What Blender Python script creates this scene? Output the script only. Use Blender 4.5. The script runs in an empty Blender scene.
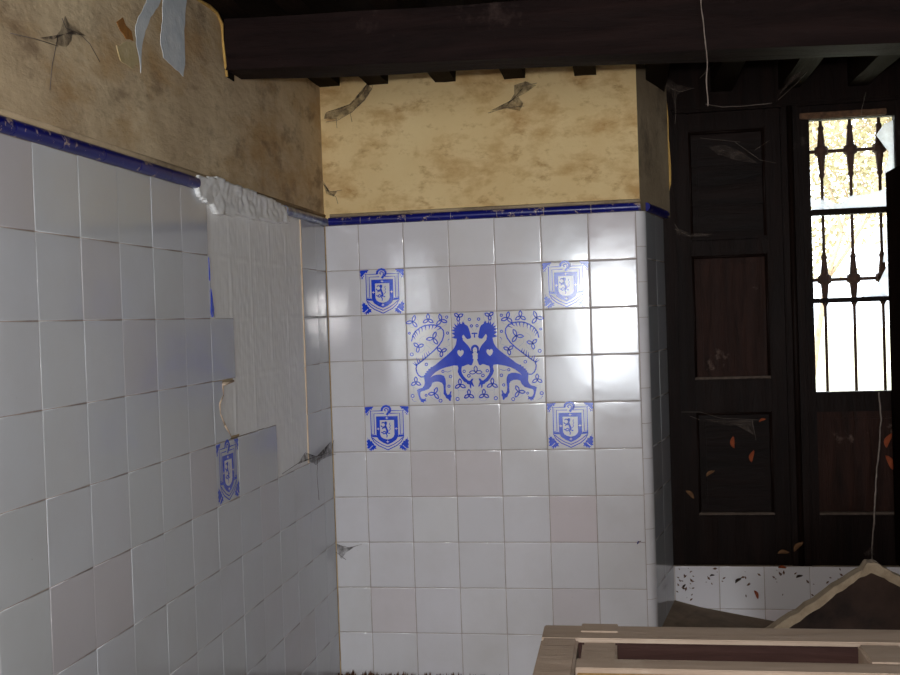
import bpy, bmesh, math, random
from mathutils import Vector, Matrix
random.seed(7)
R_ = random.Random(11)
SC = bpy.context.scene
COL = SC.collection

# ------------------------------------------------------------------ camera
FPX = 1061.97
CAM = Vector((0.9666, -3.4082, 1.1813))
a, b, c = 0.162565, -0.018074, 0.033747
RM = Matrix.Rotation(a, 3, 'Z') @ Matrix.Rotation(b, 3, 'X') @ Matrix.Rotation(c, 3, 'Y')
def ray(u, v): return RM @ Vector(((u-450)/FPX, 1, -(v-337.5)/FPX))
def PX(u, v, x=0.0): d = ray(u, v); return CAM + d*((x-CAM.x)/d.x)
def PY(u, v, y=0.0): d = ray(u, v); return CAM + d*((y-CAM.y)/d.y)
def PZ(u, v, z=0.0): d = ray(u, v); return CAM + d*((z-CAM.z)/d.z)
cd = bpy.data.cameras.new('camera'); cam = bpy.data.objects.new('camera', cd); COL.objects.link(cam)
r, f, u_ = RM.col[0], RM.col[1], RM.col[2]
m4 = Matrix(((r.x, u_.x, -f.x, CAM.x), (r.y, u_.y, -f.y, CAM.y), (r.z, u_.z, -f.z, CAM.z), (0, 0, 0, 1)))
cam.matrix_world = m4
cd.sensor_width = 36; cd.lens = FPX/900*36; cd.clip_start = 0.02; cd.clip_end = 200
SC.camera = cam

# ------------------------------------------------------------------ materials
def lin(c):
    return tuple(((x/255)/12.92 if x/255 <= 0.04045 else ((x/255+0.055)/1.055)**2.4) for x in c) + (1,)
class NT:
    def __init__(s, name):
        s.m = bpy.data.materials.new(name); s.m.use_nodes = True
        s.t = s.m.node_tree; s.t.nodes.clear()
        s.out = s.n('ShaderNodeOutputMaterial'); s.b = s.n('ShaderNodeBsdfPrincipled')
        s.l(s.b.outputs[0], s.out.inputs[0]); s._co = None
    def n(s, ty, **kw):
        x = s.t.nodes.new(ty)
        for k, v in kw.items(): setattr(x, k, v)
        return x
    def l(s, a, b): s.t.links.new(a, b)
    def co(s):
        if not s._co: s._co = s.n('ShaderNodeTexCoord').outputs['Object']
        return s._co
    def mapped(s, scale=(1, 1, 1), loc=(0, 0, 0)):
        m = s.n('ShaderNodeMapping'); s.l(s.co(), m.inputs[0]); m.inputs['Scale'].default_value = scale; m.inputs['Location'].default_value = loc
        return m.outputs[0]
    def noise(s, scale, detail=4, rough=.55, vec=None, dist=0):
        x = s.n('ShaderNodeTexNoise'); x.inputs['Scale'].default_value = scale; x.inputs['Detail'].default_value = detail
        x.inputs['Roughness'].default_value = rough; x.inputs['Distortion'].default_value = dist
        s.l(vec or s.co(), x.inputs['Vector']); return x.outputs['Fac']
    def ramp(s, fac, stops):
        x = s.n('ShaderNodeValToRGB'); e = x.color_ramp.elements
        while len(e) < len(stops): e.new(0.5)
        for q, (p, cc) in zip(e, stops): q.position = p; q.color = cc if len(cc) == 4 else lin(cc)
        s.l(fac, x.inputs[0]); return x.outputs[0]
    def mix(s, fac, A, B, mode='MIX'):
        x = s.n('ShaderNodeMix', data_type='RGBA', blend_type=mode)
        for sock, v in ((x.inputs[0], fac), (x.inputs[6], A), (x.inputs[7], B)):
            if hasattr(v, 'links'): s.l(v, sock)
            else: sock.default_value = v
        return x.outputs[2]
    def bump(s, h, strength=.3, dist=.01, prev=None):
        x = s.n('ShaderNodeBump'); x.inputs['Strength'].default_value = strength; x.inputs['Distance'].default_value = dist
        s.l(h, x.inputs['Height'])
        if prev: s.l(prev, x.inputs['Normal'])
        return x.outputs[0]
    def done(s, color, rough=.6, normal=None, spec=.5, metal=0):
        for k, v in (('Base Color', color), ('Roughness', rough)):
            if hasattr(v, 'links'): s.l(v, s.b.inputs[k])
            else: s.b.inputs[k].default_value = v
        s.b.inputs['Specular IOR Level'].default_value = spec; s.b.inputs['Metallic'].default_value = metal
        if normal: s.l(normal, s.b.inputs['Normal'])
        return s.m
W1, K1 = (1, 1, 1, 1), (0, 0, 0, 1)
def mask(t, fac, a, b): return t.ramp(fac, [(a, K1), (b, W1)])

def tile_mat(name, base, dirt=.35):
    t = NT(name)
    at = t.n('ShaderNodeAttribute'); at.attribute_name = 'tint'
    col = t.mix(1.0, lin(base), at.outputs['Color'], 'MULTIPLY')
    g = mask(t, t.noise(3.2, 6, .6), .42, .8)
    col = t.mix(t.mix(1.0, g, (dirt,)*3+(1,), 'MULTIPLY'), col, lin((176, 168, 158)))
    sp = mask(t, t.noise(60, 3, .6), .74, .80)
    col = t.mix(t.mix(1.0, sp, (.5,)*3+(1,), 'MULTIPLY'), col, lin((110, 98, 90)))
    ro = t.ramp(t.noise(9, 5, .6), [(.3, (.07, .07, .07, 1)), (.75, (.19, .19, .19, 1))])
    nb = t.bump(t.noise(14, 2, .5), .12, .004)
    return t.done(col, ro, nb, .5)
M = {}
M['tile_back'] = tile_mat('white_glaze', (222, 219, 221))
M['tile_left'] = tile_mat('white_glaze_shaded', (206, 210, 214), .25)  # same white tile; the left wall's dimmer light is in this colour
def simple(name, rgb, rough=.7, var=None, sc=8, bs=.3, bd=.005, spec=.4, stretch=(1, 1, 1), metal=0):
    t = NT(name)
    v = t.mapped(stretch)
    n = t.noise(sc, 6, .6, v)
    col = lin(rgb) if not var else t.ramp(n, [(.3, lin(rgb)), (.7, lin(var))])
    return t.done(col, rough, t.bump(n, bs, bd), spec, metal)
M['grout'] = simple('old_grout', (150, 132, 124), .9, (186, 172, 160), 30)
M['bisque'] = simple('tile_biscuit', (205, 178, 150), .9, (222, 202, 178), 20)
M['blue_paint'] = simple('cobalt_glaze', (6, 54, 200), .14, (14, 70, 216), 40, .05, .001, .5)
M['blue_faint'] = simple('pale_blue_glaze', (120, 145, 205), .18, (140, 160, 210), 40, .05, .001, .5)
M['white_paint'] = simple('white_glaze_detail', (216, 214, 218), .18, (222, 220, 222), 20, .05, .001, .5)
# blue edging with chips
t = NT('blue_edging')
n = t.noise(34, 7, .7); ch = mask(t, n, .585, .61)
M['edging'] = t.done(t.mix(ch, t.ramp(t.noise(9, 3), [(.3, (12, 16, 96)), (.7, (20, 26, 120))]), lin((170, 150, 140))), .3, t.bump(n, .1, .002), .3)
t = NT('dusty_blue_edging')
n = t.noise(30, 7, .7); ch = mask(t, n, .40, .62)
M['edging_dusty'] = t.done(t.mix(ch, lin((38, 48, 120)), lin((128, 138, 158))), .3, t.bump(n, .1, .002), .5)

def plaster(name, A, B, stain, stain2, s1, s2, bs, streak=(1, 1, 1)):
    t = NT(name)
    base = t.ramp(t.noise(2.3, 8, .62), [(.32, A), (.68, B)])
    m1 = mask(t, t.noise(4.5, 8, .68, t.mapped(streak, (3.1, 0, 1.7)), .15), s1, s1+.13)
    col = t.mix(t.mix(1.0, m1, (.62,)*3+(1,), 'MULTIPLY'), base, lin(stain))
    m2 = mask(t, t.noise(13, 7, .7, t.mapped(streak, (7, 2, 5)), .1), s2, s2+.13)
    col = t.mix(t.mix(1.0, m2, (.6,)*3+(1,), 'MULTIPLY'), col, lin(stain2))
    h = t.noise(7, 9, .62, t.mapped((1, streak[1], .9)))
    nb = t.bump(h, bs, .02)
    nb = t.bump(t.noise(70, 4, .6, t.mapped((1, streak[1], 1))), .2, .003, nb)
    return t.done(col, .88, nb, .25)
M['plaster_back'] = plaster('ochre_plaster', (236, 210, 158), (222, 190, 134), (182, 134, 74), (166, 118, 66), .49, .55, .28, (1, 1, 1.7))
M['plaster_left'] = plaster('grey_ochre_plaster', (228, 208, 172), (186, 162, 130), (176, 134, 76), (122, 100, 78), .49, .53, .8, (1, .45, .9))
M['plaster_dark'] = plaster('plaster_shaded', (186, 166, 136), (160, 140, 112), (94, 80, 66), (86, 72, 62), .5, .6, .4)  # darker copy of the ochre plaster, shade of reveal and fillets in its colour
M['plaster_edge'] = simple('yellow_plaster_edge', (200, 164, 92), .9, (170, 130, 68), 20, .6, .01)
M['pale_layer'] = simple('pale_blue_distemper', (226, 230, 232), .8, (190, 200, 208), 14, .4, .01)
M['new_plaster'] = simple('bare_ochre_plaster', (210, 194, 156), .9, (188, 168, 122), 20, .4, .01)
M['stain'] = simple('brown_damp_stain', (170, 116, 50), .9, (140, 96, 50), 30, .4, .01)
# mortar with combed ribs
t = NT('combed_mortar')
w = t.n('ShaderNodeTexWave', wave_type='BANDS', bands_direction='Y'); w.inputs['Scale'].default_value = 26; w.inputs['Distortion'].default_value = 1.2; w.inputs['Detail'].default_value = 2
t.l(t.mapped((1, 1, .25)), w.inputs['Vector'])
n = t.noise(22, 7, .65)
col = t.ramp(t.noise(11, 6, .65, t.mapped((1, 1, .5))), [(.35, (248, 248, 246)), (.66, (254, 254, 253))])
m2 = mask(t, t.noise(9, 6, .7, t.mapped((1, 1, .5), (2, 1, 9))), .70, .74)
col = t.mix(m2, col, lin((196, 166, 140)))
M['mortar'] = t.done(col, .9, t.bump(n, .12, .003), .2)

def wood(name, A, B, axis='X', rough=.6, sc=5, bs=.5, dust=None, dthr=.6, spec=.07):
    t = NT(name)
    st = {'X': (.12, 1, 1), 'Y': (1, .12, 1), 'Z': (1, 1, .12)}[axis]
    v = t.mapped(tuple(x*sc for x in st))
    n = t.noise(3.5, 10, .7, v, .6)
    col = t.ramp(n, [(.3, A), (.7, B)])
    if dust:
        d = mask(t, t.noise(6, 8, .7), dthr, dthr+.12)
        col = t.mix(t.mix(1.0, d, (.7,)*3+(1,), 'MULTIPLY'), col, lin(dust))
    return t.done(col, rough, t.bump(n, bs, .01), spec)
M['beam'] = wood('blackened_oak_beam', (18, 11, 10), (38, 25, 23), 'X', .65, 6, .6, (66, 52, 48), .62)
M['joist'] = wood('dark_joist', (20, 13, 10), (38, 27, 20), 'Y', .75, 6, .6, (78, 62, 52), .66)
M['boards'] = wood('dark_ceiling_boards', (14, 10, 8), (26, 18, 15), 'X', .85, 6, .6)
M['frame_wood'] = wood('dark_joinery', (15, 8, 6), (30, 18, 14), 'Z', .5, 7, .5, (96, 84, 78), .66)
M['shutter_wood'] = wood('matte_black_shutter', (16, 10, 8), (28, 18, 14), 'Z', .95, 7, .3, None, .6, 0)
M['panel_wood'] = wood('dark_panel', (14, 8, 6), (29, 17, 13), 'X', .5, 7, .4, (100, 88, 82), .66)
M['panel_worn'] = wood('worn_dark_panel', (26, 15, 11), (54, 33, 26), 'Z', .5, 9, .6, (140, 118, 106), .60)
M['dust_ledge'] = simple('dusty_moulding', (70, 58, 50), .95, (98, 84, 74), 60)
M['lintel_dust'] = simple('dusty_brown_ledge', (62, 42, 30), .95, (118, 86, 62), 60)
M['frame_dusty'] = wood('dusty_wood', (156, 138, 122), (180, 162, 146), 'X', .85, 7, .4, (186, 172, 156), .58)
M['frame_inner'] = wood('dark_stained_edge', (44, 29, 27), (70, 50, 46), 'X', .7, 8, .4, (112, 96, 88), .62)
M['raw_wood'] = wood('raw_yellow_wood', (190, 150, 96), (214, 178, 122), 'X', .7, 8, .4, (170, 140, 104), .6)
M['slab_face'] = simple('dark_brown_slab', (24, 15, 12), .95, (66, 48, 39), 7, .9, .02)  # one dark brown mottle over the whole face
M['slab_edge'] = simple('dusty_slab_edge', (140, 122, 100), .95, (172, 154, 130), 24, .9, .012)
M['iron'] = simple('rusty_wrought_iron', (60, 42, 36), .75, (92, 62, 46), 30, .5, .004, .4)
M['ledge'] = simple('dusty_ledge', (108, 92, 76), .95, (140, 120, 100), 14, .6, .01)
M['floor'] = simple('dirty_earth_floor', (98, 78, 62), .95, (124, 104, 86), 12, .8, .02)
M['debris'] = simple('brown_debris', (84, 54, 40), .95, (120, 86, 64), 60, .9, .01)
M['room_wall'] = simple('far_room_plaster', (128, 118, 104), .9, (110, 100, 88), 4)
M['leaf_dry'] = simple('dry_leaf', (120, 50, 24), .85, (150, 72, 36), 40)
M['leaf_tan'] = simple('tan_leaf', (124, 88, 56), .85, (92, 62, 38), 40)
M['thread'] = simple('dusty_thread', (112, 100, 92), .95, (140, 126, 116), 60)
M['bark'] = simple('bark', (150, 132, 112), .9, (170, 152, 130), 10)
M['ground_out'] = simple('pale_ground', (214, 206, 186), .95, (190, 190, 150), 2)
M['web_line'] = simple('cobweb_line', (96, 86, 78), .95, (120, 108, 98), 60)
t = NT('cobweb')
tr = t.n('ShaderNodeBsdfTransparent'); df = t.n('ShaderNodeBsdfDiffuse'); df.inputs[0].default_value = lin((84, 74, 68)); mx = t.n('ShaderNodeMixShader')
t.l(t.ramp(t.noise(40, 5, .6), [(.30, (.05,)*3+(1,)), (.70, (.8,)*3+(1,))]), mx.inputs[0]); t.l(tr.outputs[0], mx.inputs[1]); t.l(df.outputs[0], mx.inputs[2]); t.l(mx.outputs[0], t.out.inputs[0])
M['web'] = t.m
def leafmat(name, A, B):
    t = NT(name)
    oi = t.n('ShaderNodeTexNoise'); oi.inputs['Scale'].default_value = 1.1; t.l(t.co(), oi.inputs[0])
    col = t.ramp(oi.outputs['Fac'], [(.35, A), (.65, B)])
    df = t.n('ShaderNodeBsdfDiffuse'); tl = t.n('ShaderNodeBsdfTranslucent'); mx = t.n('ShaderNodeMixShader'); mx.inputs[0].default_value = .5
    t.l(col, df.inputs[0]); t.l(col, tl.inputs[0]); t.l(df.outputs[0], mx.inputs[1]); t.l(tl.outputs[0], mx.inputs[2]); t.l(mx.outputs[0], t.out.inputs[0])
    return t.m
M['leaves'] = leafmat('autumn_leaves', (146, 142, 110), (178, 162, 136))
t = NT('dirty_glass')
tr = t.n('ShaderNodeBsdfTransparent'); tl = t.n('ShaderNodeBsdfTranslucent'); tl.inputs[0].default_value = (.85, .88, .95, 1); mx = t.n('ShaderNodeMixShader')
t.l(t.ramp(t.noise(14, 5, .6), [(.3, (.45,)*3+(1,)), (.6, (.9,)*3+(1,))]), mx.inputs[0]); t.l(tr.outputs[0], mx.inputs[1]); t.l(tl.outputs[0], mx.inputs[2]); t.l(mx.outputs[0], t.out.inputs[0])
M['dirty_glass'] = t.m

# ------------------------------------------------------------------ mesh builder
class MB:
    def __init__(s): s.v = []; s.f = []; s.mi = []; s.sm = []; s.tint = []
    def add(s, vs, fs, mi=0, smooth=False, tint=(1, 1, 1)):
        o = len(s.v); s.v += [tuple(x) for x in vs]
        for f in fs: s.f.append([i+o for i in f]); s.mi.append(mi); s.sm.append(smooth); s.tint.append(tint)
    def box(s, lo, hi, mi=0, bev=0.0):
        (x0, y0, z0), (x1, y1, z1) = lo, hi
        if x0 > x1: x0, x1 = x1, x0
        if y0 > y1: y0, y1 = y1, y0
        if z0 > z1: z0, z1 = z1, z0
        if bev <= 0:
            v = [(x0,y0,z0),(x1,y0,z0),(x1,y1,z0),(x0,y1,z0),(x0,y0,z1),(x1,y0,z1),(x1,y1,z1),(x0,y1,z1)]
            s.add(v, [(3,2,1,0),(4,5,6,7),(0,1,5,4),(1,2,6,5),(2,3,7,6),(3,0,4,7)], mi); return
        bm = bmesh.new(); bmesh.ops.create_cube(bm, size=1)
        for q in bm.verts: q.co = Vector(((x0+x1)/2+q.co.x*(x1-x0), (y0+y1)/2+q.co.y*(y1-y0), (z0+z1)/2+q.co.z*(z1-z0)))
        bmesh.ops.bevel(bm, geom=bm.edges[:], offset=bev, segments=2, affect='EDGES')
        bm.verts.index_update(); s.add([q.co for q in bm.verts], [[q.index for q in f.verts] for f in bm.faces], mi); bm.free()
    def prism(s, pts, off, mi=0):            # pts: 3-D loop, off: Vector thickness
        n = len(pts); v = [Vector(p) for p in pts]; v2 = [p+off for p in v]
        s.add(v+v2, [list(range(n))[::-1], list(range(n, 2*n))]+[(i, (i+1) % n, n+(i+1) % n, n+i) for i in range(n)], mi)
    def tube(s, pts, rad, seg=6, mi=0, smooth=True):
        pts = [Vector(p) for p in pts]; n = len(pts); vs = []; fs = []
        rads = rad if isinstance(rad, (list, tuple)) else [rad]*n
        up = None
        for i, p in enumerate(pts):
            d = (pts[min(i+1, n-1)]-pts[max(i-1, 0)]).normalized()
            if up is None: up = d.orthogonal().normalized()
            up = (up-d*up.dot(d)); up = up.normalized() if up.length > 1e-6 else d.orthogonal().normalized()
            w = d.cross(up)
            for k in range(seg):
                an = 2*math.pi*k/seg; vs.append(p+(up*math.cos(an)+w*math.sin(an))*rads[i])
        for i in range(n-1):
            for k in range(seg):
                fs.append((i*seg+k, i*seg+(k+1) % seg, (i+1)*seg+(k+1) % seg, (i+1)*seg+k))
        fs += [list(range(seg))[::-1], [(n-1)*seg+k for k in range(seg)]]
        s.add(vs, fs, mi, smooth)
    def build(s, name, mats, parent=None, fix=True):
        me = bpy.data.meshes.new(name); me.from_pydata(s.v, [], s.f)
        mats = mats if isinstance(mats, (list, tuple)) else [mats]
        for m in mats: me.materials.append(m)
        me.polygons.foreach_set('material_index', s.mi); me.polygons.foreach_set('use_smooth', s.sm)
        if any(x != (1, 1, 1) for x in s.tint):
            at = me.attributes.new('tint', 'FLOAT_COLOR', 'FACE')
            for i, tc in enumerate(s.tint): at.data[i].color = (*tc, 1)
        else:
            at = me.attributes.new('tint', 'FLOAT_COLOR', 'FACE')
            for i in range(len(s.f)): at.data[i].color = (1, 1, 1, 1)
        if fix:
            bm = bmesh.new(); bm.from_mesh(me); bmesh.ops.recalc_face_normals(bm, faces=bm.faces[:]); bm.to_mesh(me); bm.free()
        me.update()
        o = bpy.data.objects.new(name, me); COL.objects.link(o)
        if parent: o.parent = parent
        return o
def tag(o, label=None, cat=None, group=None, kind=None):
    if label: o['label'] = label
    if cat: o['category'] = cat
    if group: o['group'] = group
    if kind: o['kind'] = kind
    return o
def struct(o, label=None): o['kind'] = 'structure'; return tag(o, label)
def thing(name, label, cat, group=None, loc=(0, 0, 0)):
    o = bpy.data.objects.new(name, None); COL.objects.link(o); o.location = loc; o.empty_display_size = .1
    return tag(o, label, cat, group)
def reorigin(o):
    """put the origin of a top-level mesh at its base centre"""
    me = o.data; xs = [v.co for v in me.vertices]
    lo = Vector((min(p.x for p in xs), min(p.y for p in xs), min(p.z for p in xs))); hi = Vector((max(p.x for p in xs), max(p.y for p in xs), max(p.z for p in xs)))
    cc = Vector(((lo.x+hi.x)/2, (lo.y+hi.y)/2, lo.z)); me.transform(Matrix.Translation(-cc)); o.location = cc
    return o

# ------------------------------------------------------------------ tiles
S = 0.15; TOP = 1.5; TH = .009
def tile(mb, O, U, V, N, su, sv, rng, tint, bev=.002, gap=.0008, tilt=.0022):
    """one glazed tile with softly rounded edges. O lower-left corner on the tiled surface plane"""
    ta, tb = rng.uniform(-tilt, tilt), rng.uniform(-tilt, tilt); dz = rng.uniform(-.0006, .0003)
    rings = [(0, -TH+.001), (0, -bev), (bev*.13, -bev*.5), (bev*.5, -bev*.13), (bev, 0), (bev*1.7, .00008), (bev*2.4, .0001)]
    vs = []
    for ins, h in rings:
        for (x, y) in ((0, 0), (1, 0), (1, 1), (0, 1)):
            px = gap+ins if x == 0 else su-gap-ins; py = gap+ins if y == 0 else sv-gap-ins
            hh = h + (dz + ta*(px-su/2) + tb*(py-sv/2) if h > -.005 else 0)
            vs.append(O+U*px+V*py+N*hh)
    fs = []
    for i in range(len(rings)-1):
        for k in range(4): fs.append((i*4+k, i*4+(k+1) % 4, (i+1)*4+(k+1) % 4, (i+1)*4+k))
    L = (len(rings)-1)*4; fs.append((L, L+1, L+2, L+3))
    mb.add(vs, fs, 0, True, tint)
def bed(mb, O, U, V, N, su, sv, mi=1):
    vs = [O+N*(-TH), O+U*su+N*(-TH), O+U*su+V*sv+N*(-TH), O+V*sv+N*(-TH)]
    vs += [p+N*(TH-.0016) for p in vs]
    mb.add(vs, [(3,2,1,0),(4,5,6,7),(0,1,5,4),(1,2,6,5),(2,3,7,6),(3,0,4,7)], mi)
def tinted(rng):
    r = rng.random(); g = rng.uniform(.94, 1.0)
    if r > .9: return (g*.97, g*.92, g*.92)
    return (g, g*rng.uniform(.985, 1), g*rng.uniform(.985, 1.01) if g < .99 else g)
X_, Y_, Z_ = Vector((1, 0, 0)), Vector((0, 1, 0)), Vector((0, 0, 1))
OFF = .1134
REC = .33
LPH = .1123

# pier / back wall ------------------------------------------------
mb = MB()
CEIL = 2.04
mb.box((-.4, TH, 0), (1.012, .62, 1.50)); mb.box((-.4, .0, 1.503), (1.028, .62, CEIL+.10))
mb.box((1.012, .034, 0), (1.036, .62, 1.50))
wall_back = struct(mb.build('wall_back', M['plaster_back']), 'ochre plaster wall above the white tiles')
rng = random.Random(3)
PANEL = {(c_, r_) for c_ in (1, 2, 3) for r_ in (2, 3)}
CREST = [(0, 1), (4, 1), (0, 4), (4, 4)]
mb = MB()
for j in range(10):
    z0 = TOP-(j+1)*S
    for i in range(-1, 6):
        x0, su = (OFF+i*S, S) if i >= 0 else (.0015, OFF-.0015)
        if (i, j) in PANEL or (i, j) in CREST: continue
        O = Vector((x0, 0, z0)); tn = tinted(rng)
        if (i, j) == (4, 6): tn = (.95, .87, .87)
        tile(mb, O, X_, Z_, -Y_, su, S, rng, tn); bed(mb, O, X_, Z_, -Y_, su, S)
facing = mb.build('tile_facing', [M['tile_back'], M['grout']], wall_back); tag(facing, 'white glazed square wall tiles')
# rounded corner bead, short pieces
mb = MB(); XB = OFF+6*S
z = TOP; k = 0
while z > 0.001:
    z1 = max(0, z-.112); r0 = .034; vs = []; prof = []
    for q in range(9):
        an = math.pi/2*q/8; prof.append((XB+.001+r0*math.sin(an)*.95, r0-r0*math.cos(an)))
    tn = tinted(rng)
    for (px_, py_) in prof: vs.append((px_, py_, z1+.0008)); 
    for (px_, py_) in prof: vs.append((px_, py_, z-.0008))
    mb.add(vs, [(q, q+1, 9+q+1, 9+q) for q in range(8)], 0, True, tn)
    z = z1
mb.add([(XB-.001, TH*.3, 0), (XB+.025, .0145, 0), (XB+.031, .036, 0), (XB-.001, TH*.3, TOP), (XB+.025, .0145, TOP), (XB+.031, .036, TOP)], [(0, 1, 4, 3), (1, 2, 5, 4)], 1)
bead = mb.build('corner_tile', [M['tile_back'], M['grout']], wall_back); tag(bead, 'rounded white corner bead of glazed pieces')

# reveal of the niche, splayed a little
A0 = Vector((XB+.033, .034, 0)); B0 = Vector((1.112, REC, 0)); U = (B0-A0).normalized(); NR = Vector((U.y, -U.x, 0)); LN = (B0-A0).length
mb = MB()
for j in range(10):
    for q in range(2):
        O = A0+U*(q*LN/2)+Z_*(TOP-(j+1)*S)
        tile(mb, O, U, Z_, NR, LN/2, S, rng, tuple(v*.8 for v in tinted(rng))); bed(mb, O, U, Z_, NR, LN/2, S)  # reveal tiles all tinted darker by one even factor
wall_niche_side = mb.build('wall_niche_side', [M['tile_left'], M['grout']]); struct(wall_niche_side, 'narrow tiled side of the window niche, tinted darker')
mb = MB()
P0 = Vector((1.028, .001, 0)); 
mb.prism([P0+Z_*1.503, Vector((1.135, REC, 1.503)), Vector((1.135, REC, CEIL+.1)), P0+Z_*(CEIL+.1)], Vector((-.10, .04, 0)))
sp = mb.build('plaster_band', M['plaster_dark'], wall_niche_side); tag(sp, 'plaster with shade in its colour')
mb = MB()
edge = [PY(u, v, REC) for u, v in ((653, 78), (660, 84), (666, 96), (668, 112), (669, 140), (671, 165), (671, 184), (667, 200))]
edge2 = [PY(u, v, REC) for u, v in ((650, 84), (656, 90), (661, 102), (664, 118), (665, 142), (667, 166), (667, 184), (664, 200))]
for i in range(len(edge)-1):
    mb.prism([edge[i], edge[i+1], edge2[i+1], edge2[i]], Vector((0, .03, 0)))
pe = mb.build('plaster_edge', M['plaster_edge'], wall_niche_side); tag(pe, 'broken yellow plaster edge')

# left wall --------------------------------------------------------
KEND = -1
def ky(k): return -(LPH+(11-k)*S)
missing = {(k, j) for k in range(5, 10) for j in range(4)} - {(5, 2), (5, 3)} | {(8, 4), (9, 4)}
missing |= {(5, 1), (5, 0), (5, 3)}
JAG = [PX(u, v) for u, v in ((233.5, 381), (222, 385), (223, 395), (219, 404), (220, 414), (224, 425), (231, 437))]
JAG = [(p.y, p.z) for p in JAG]
mb = MB()
mb.box((-.4, -7, 0), (-TH, .1, CEIL+.1)); mb.box((-TH-.001, -7, 1.503), (0, 0.001, CEIL+.1)); mb.box((-TH-.001, -7, 0), (0, ky(KEND)-.004, 1.504))
wall_left = struct(mb.build('wall_left', M['plaster_left']), 'stained grey ochre plaster wall above tiles')
mb = MB(); rng = random.Random(5)
for j in range(10):
    z0 = TOP-(j+1)*S
    for k in range(KEND, 12):
        if (k, j) in missing or (k, j) == (5, 4): continue
        su = S if k < 11 else LPH-.001
        O = Vector((0, ky(k)+(.0 if k < 11 else 0), z0)); tn = tinted(rng)
        if (k, j) in ((1, 5), (-1, 0), (0, 5)): tn = (.93, .86, .86)
        tile(mb, O, Y_, Z_, X_, su, S, rng, tn, bev=.0012); bed(mb, O, Y_, Z_, X_, su, S)
fl = mb.build('tile_facing', [M['tile_left'], M['grout']], wall_left); tag(fl, 'white glazed square wall tiles, their shade in the colour')
mb = MB(); jg = [(ky(5)+.001, 1.0485), (ky(5)+.001, .9015)]+[(JAG[-1][0]-.004, .9015)]+[(y, z) for y, z in JAG[1:][::-1]]+[(JAG[1][0]+.002, 1.0485)]
mb.prism([Vector((-TH, y, z)) for y, z in jg], Vector((TH, 0, 0)))
tag(mb.build('broken_tile', M['tile_left'], wall_left), 'white tile in shaded colour, its right side broken off')
mb = MB()
for q in range(len(JAG)-1):
    mb.tube([Vector((-.002, JAG[q][0]+.004, JAG[q][1])), Vector((-.002, JAG[q+1][0]+.004, JAG[q+1][1]))], [.003+.002*(q % 2), .0025+.002*((q+1) % 2)], 6)
tag(mb.build('broken_rim', M['bisque'], wall_left), 'cream broken rim of the tile')
# exposed biscuit edge of the tile column beside the gap
mb = MB(); y9 = ky(10)
for j in range(5): mb.box((-TH, y9-.004, TOP-(j+1)*S+.001), (-.0016+.0015, y9+.0006, TOP-j*S-.001))
be = mb.build('biscuit_edge', M['bisque'], wall_left); tag(be, 'cream raw tile edge beside the gap')
# mortar patch : a displaced sheet
def inside(p, poly):
    x, y = p; r = False; n = len(poly)
    for i in range(n):
        (x1, y1), (x2, y2) = poly[i], poly[(i+1) % n]
        if (y1 > y) != (y2 > y) and x < (x2-x1)*(y-y1)/(y2-y1)+x1: r = not r
    return r
from mathutils import noise as mn
def sheet(poly, hfun, step=.006):
    ys = [p[0] for p in poly]; zs = [p[1] for p in poly]
    y0, y1, z0, z1 = min(ys), max(ys), min(zs), max(zs)
    ny = int((y1-y0)/step)+1; nz = int((z1-z0)/step)+1; idx = {}; mb = MB(); vs = []; fs = []
    def vid(i, j):
        if (i, j) not in idx:
            y, z = y0+i*step, z0+j*step
            idx[(i, j)] = len(vs); vs.append((hfun(y, z), y+mn.noise(Vector((y*90, z*90, 3)))*.001, z+mn.noise(Vector((y*90, z*90, 9)))*.001))
        return idx[(i, j)]
    for i in range(ny):
        for j in range(nz):
            if inside((y0+(i+.5)*step, z0+(j+.5)*step), poly): fs.append((vid(i, j), vid(i+1, j), vid(i+1, j+1), vid(i, j+1)))
    mb.add(vs, fs, 0, True); return mb
def rib(y, z):
    n = mn.noise(Vector((y*7, z*5, 1)))
    cellz = (TOP-z)/S; celly = (y-ky(5))/S
    cj = abs(cellz-round(cellz)); ck = abs(celly-round(celly))
    seam = max(0, 1-cj*S/.004)*.0018*(mn.noise(Vector((y*15, z*15, 4)))+.3)
    seam2 = max(0, 1-ck*S/.005)*.0042*(mn.noise(Vector((y*15, z*9, 7)))+.35)
    return -.0040+.0010*n+.0002*math.sin(y*360+2*n)+seam+seam2+.0008*mn.noise(Vector((y*60, z*40, 2)))
E5, E10 = ky(5), ky(10)
poly = [(E5-.004, 1.502), (E5-.004, 1.195), (ky(6)-.004, 1.195), (ky(6)-.004, 1.05)]+[(y+.001, z) for y, z in JAG]+[ (ky(8)-.004, .895), (ky(8)-.004, .745), (E10+.004, .745), (E10+.004, 1.502)]
mo = sheet(poly, rib).build('mortar_patch', M['mortar'], wall_left, fix=False); tag(mo, 'pale grey combed mortar where tiles have fallen')
for p in mo.data.polygons: pass
# plaster torn band and lump at the top of the gap
tp = [PX(u, v) for u, v in ((194, 176), (193, 184), (196, 196), (203, 203), (209, 204), (214, 214), (240, 216), (268, 222), (286, 222), (282, 207), (270, 199), (240, 188), (215, 178))]
poly2 = [(p.y, p.z) for p in tp]
def lump(y, z):
    return .003+.004*abs(mn.noise(Vector((y*14, z*14, 5))))+.003*mn.noise(Vector((y*40, z*60, 1)))
lm = sheet(poly2, lump, .005)
# skirt so the lump is a solid crust
lo_ = lm.build('mortar_crust', M['mortar'], wall_left, fix=False); sm = lo_.modifiers.new('s', 'SOLIDIFY'); sm.thickness = .014; sm.offset = 0
tag(lo_, 'lumpy white crust where the edging fell off')
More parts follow.
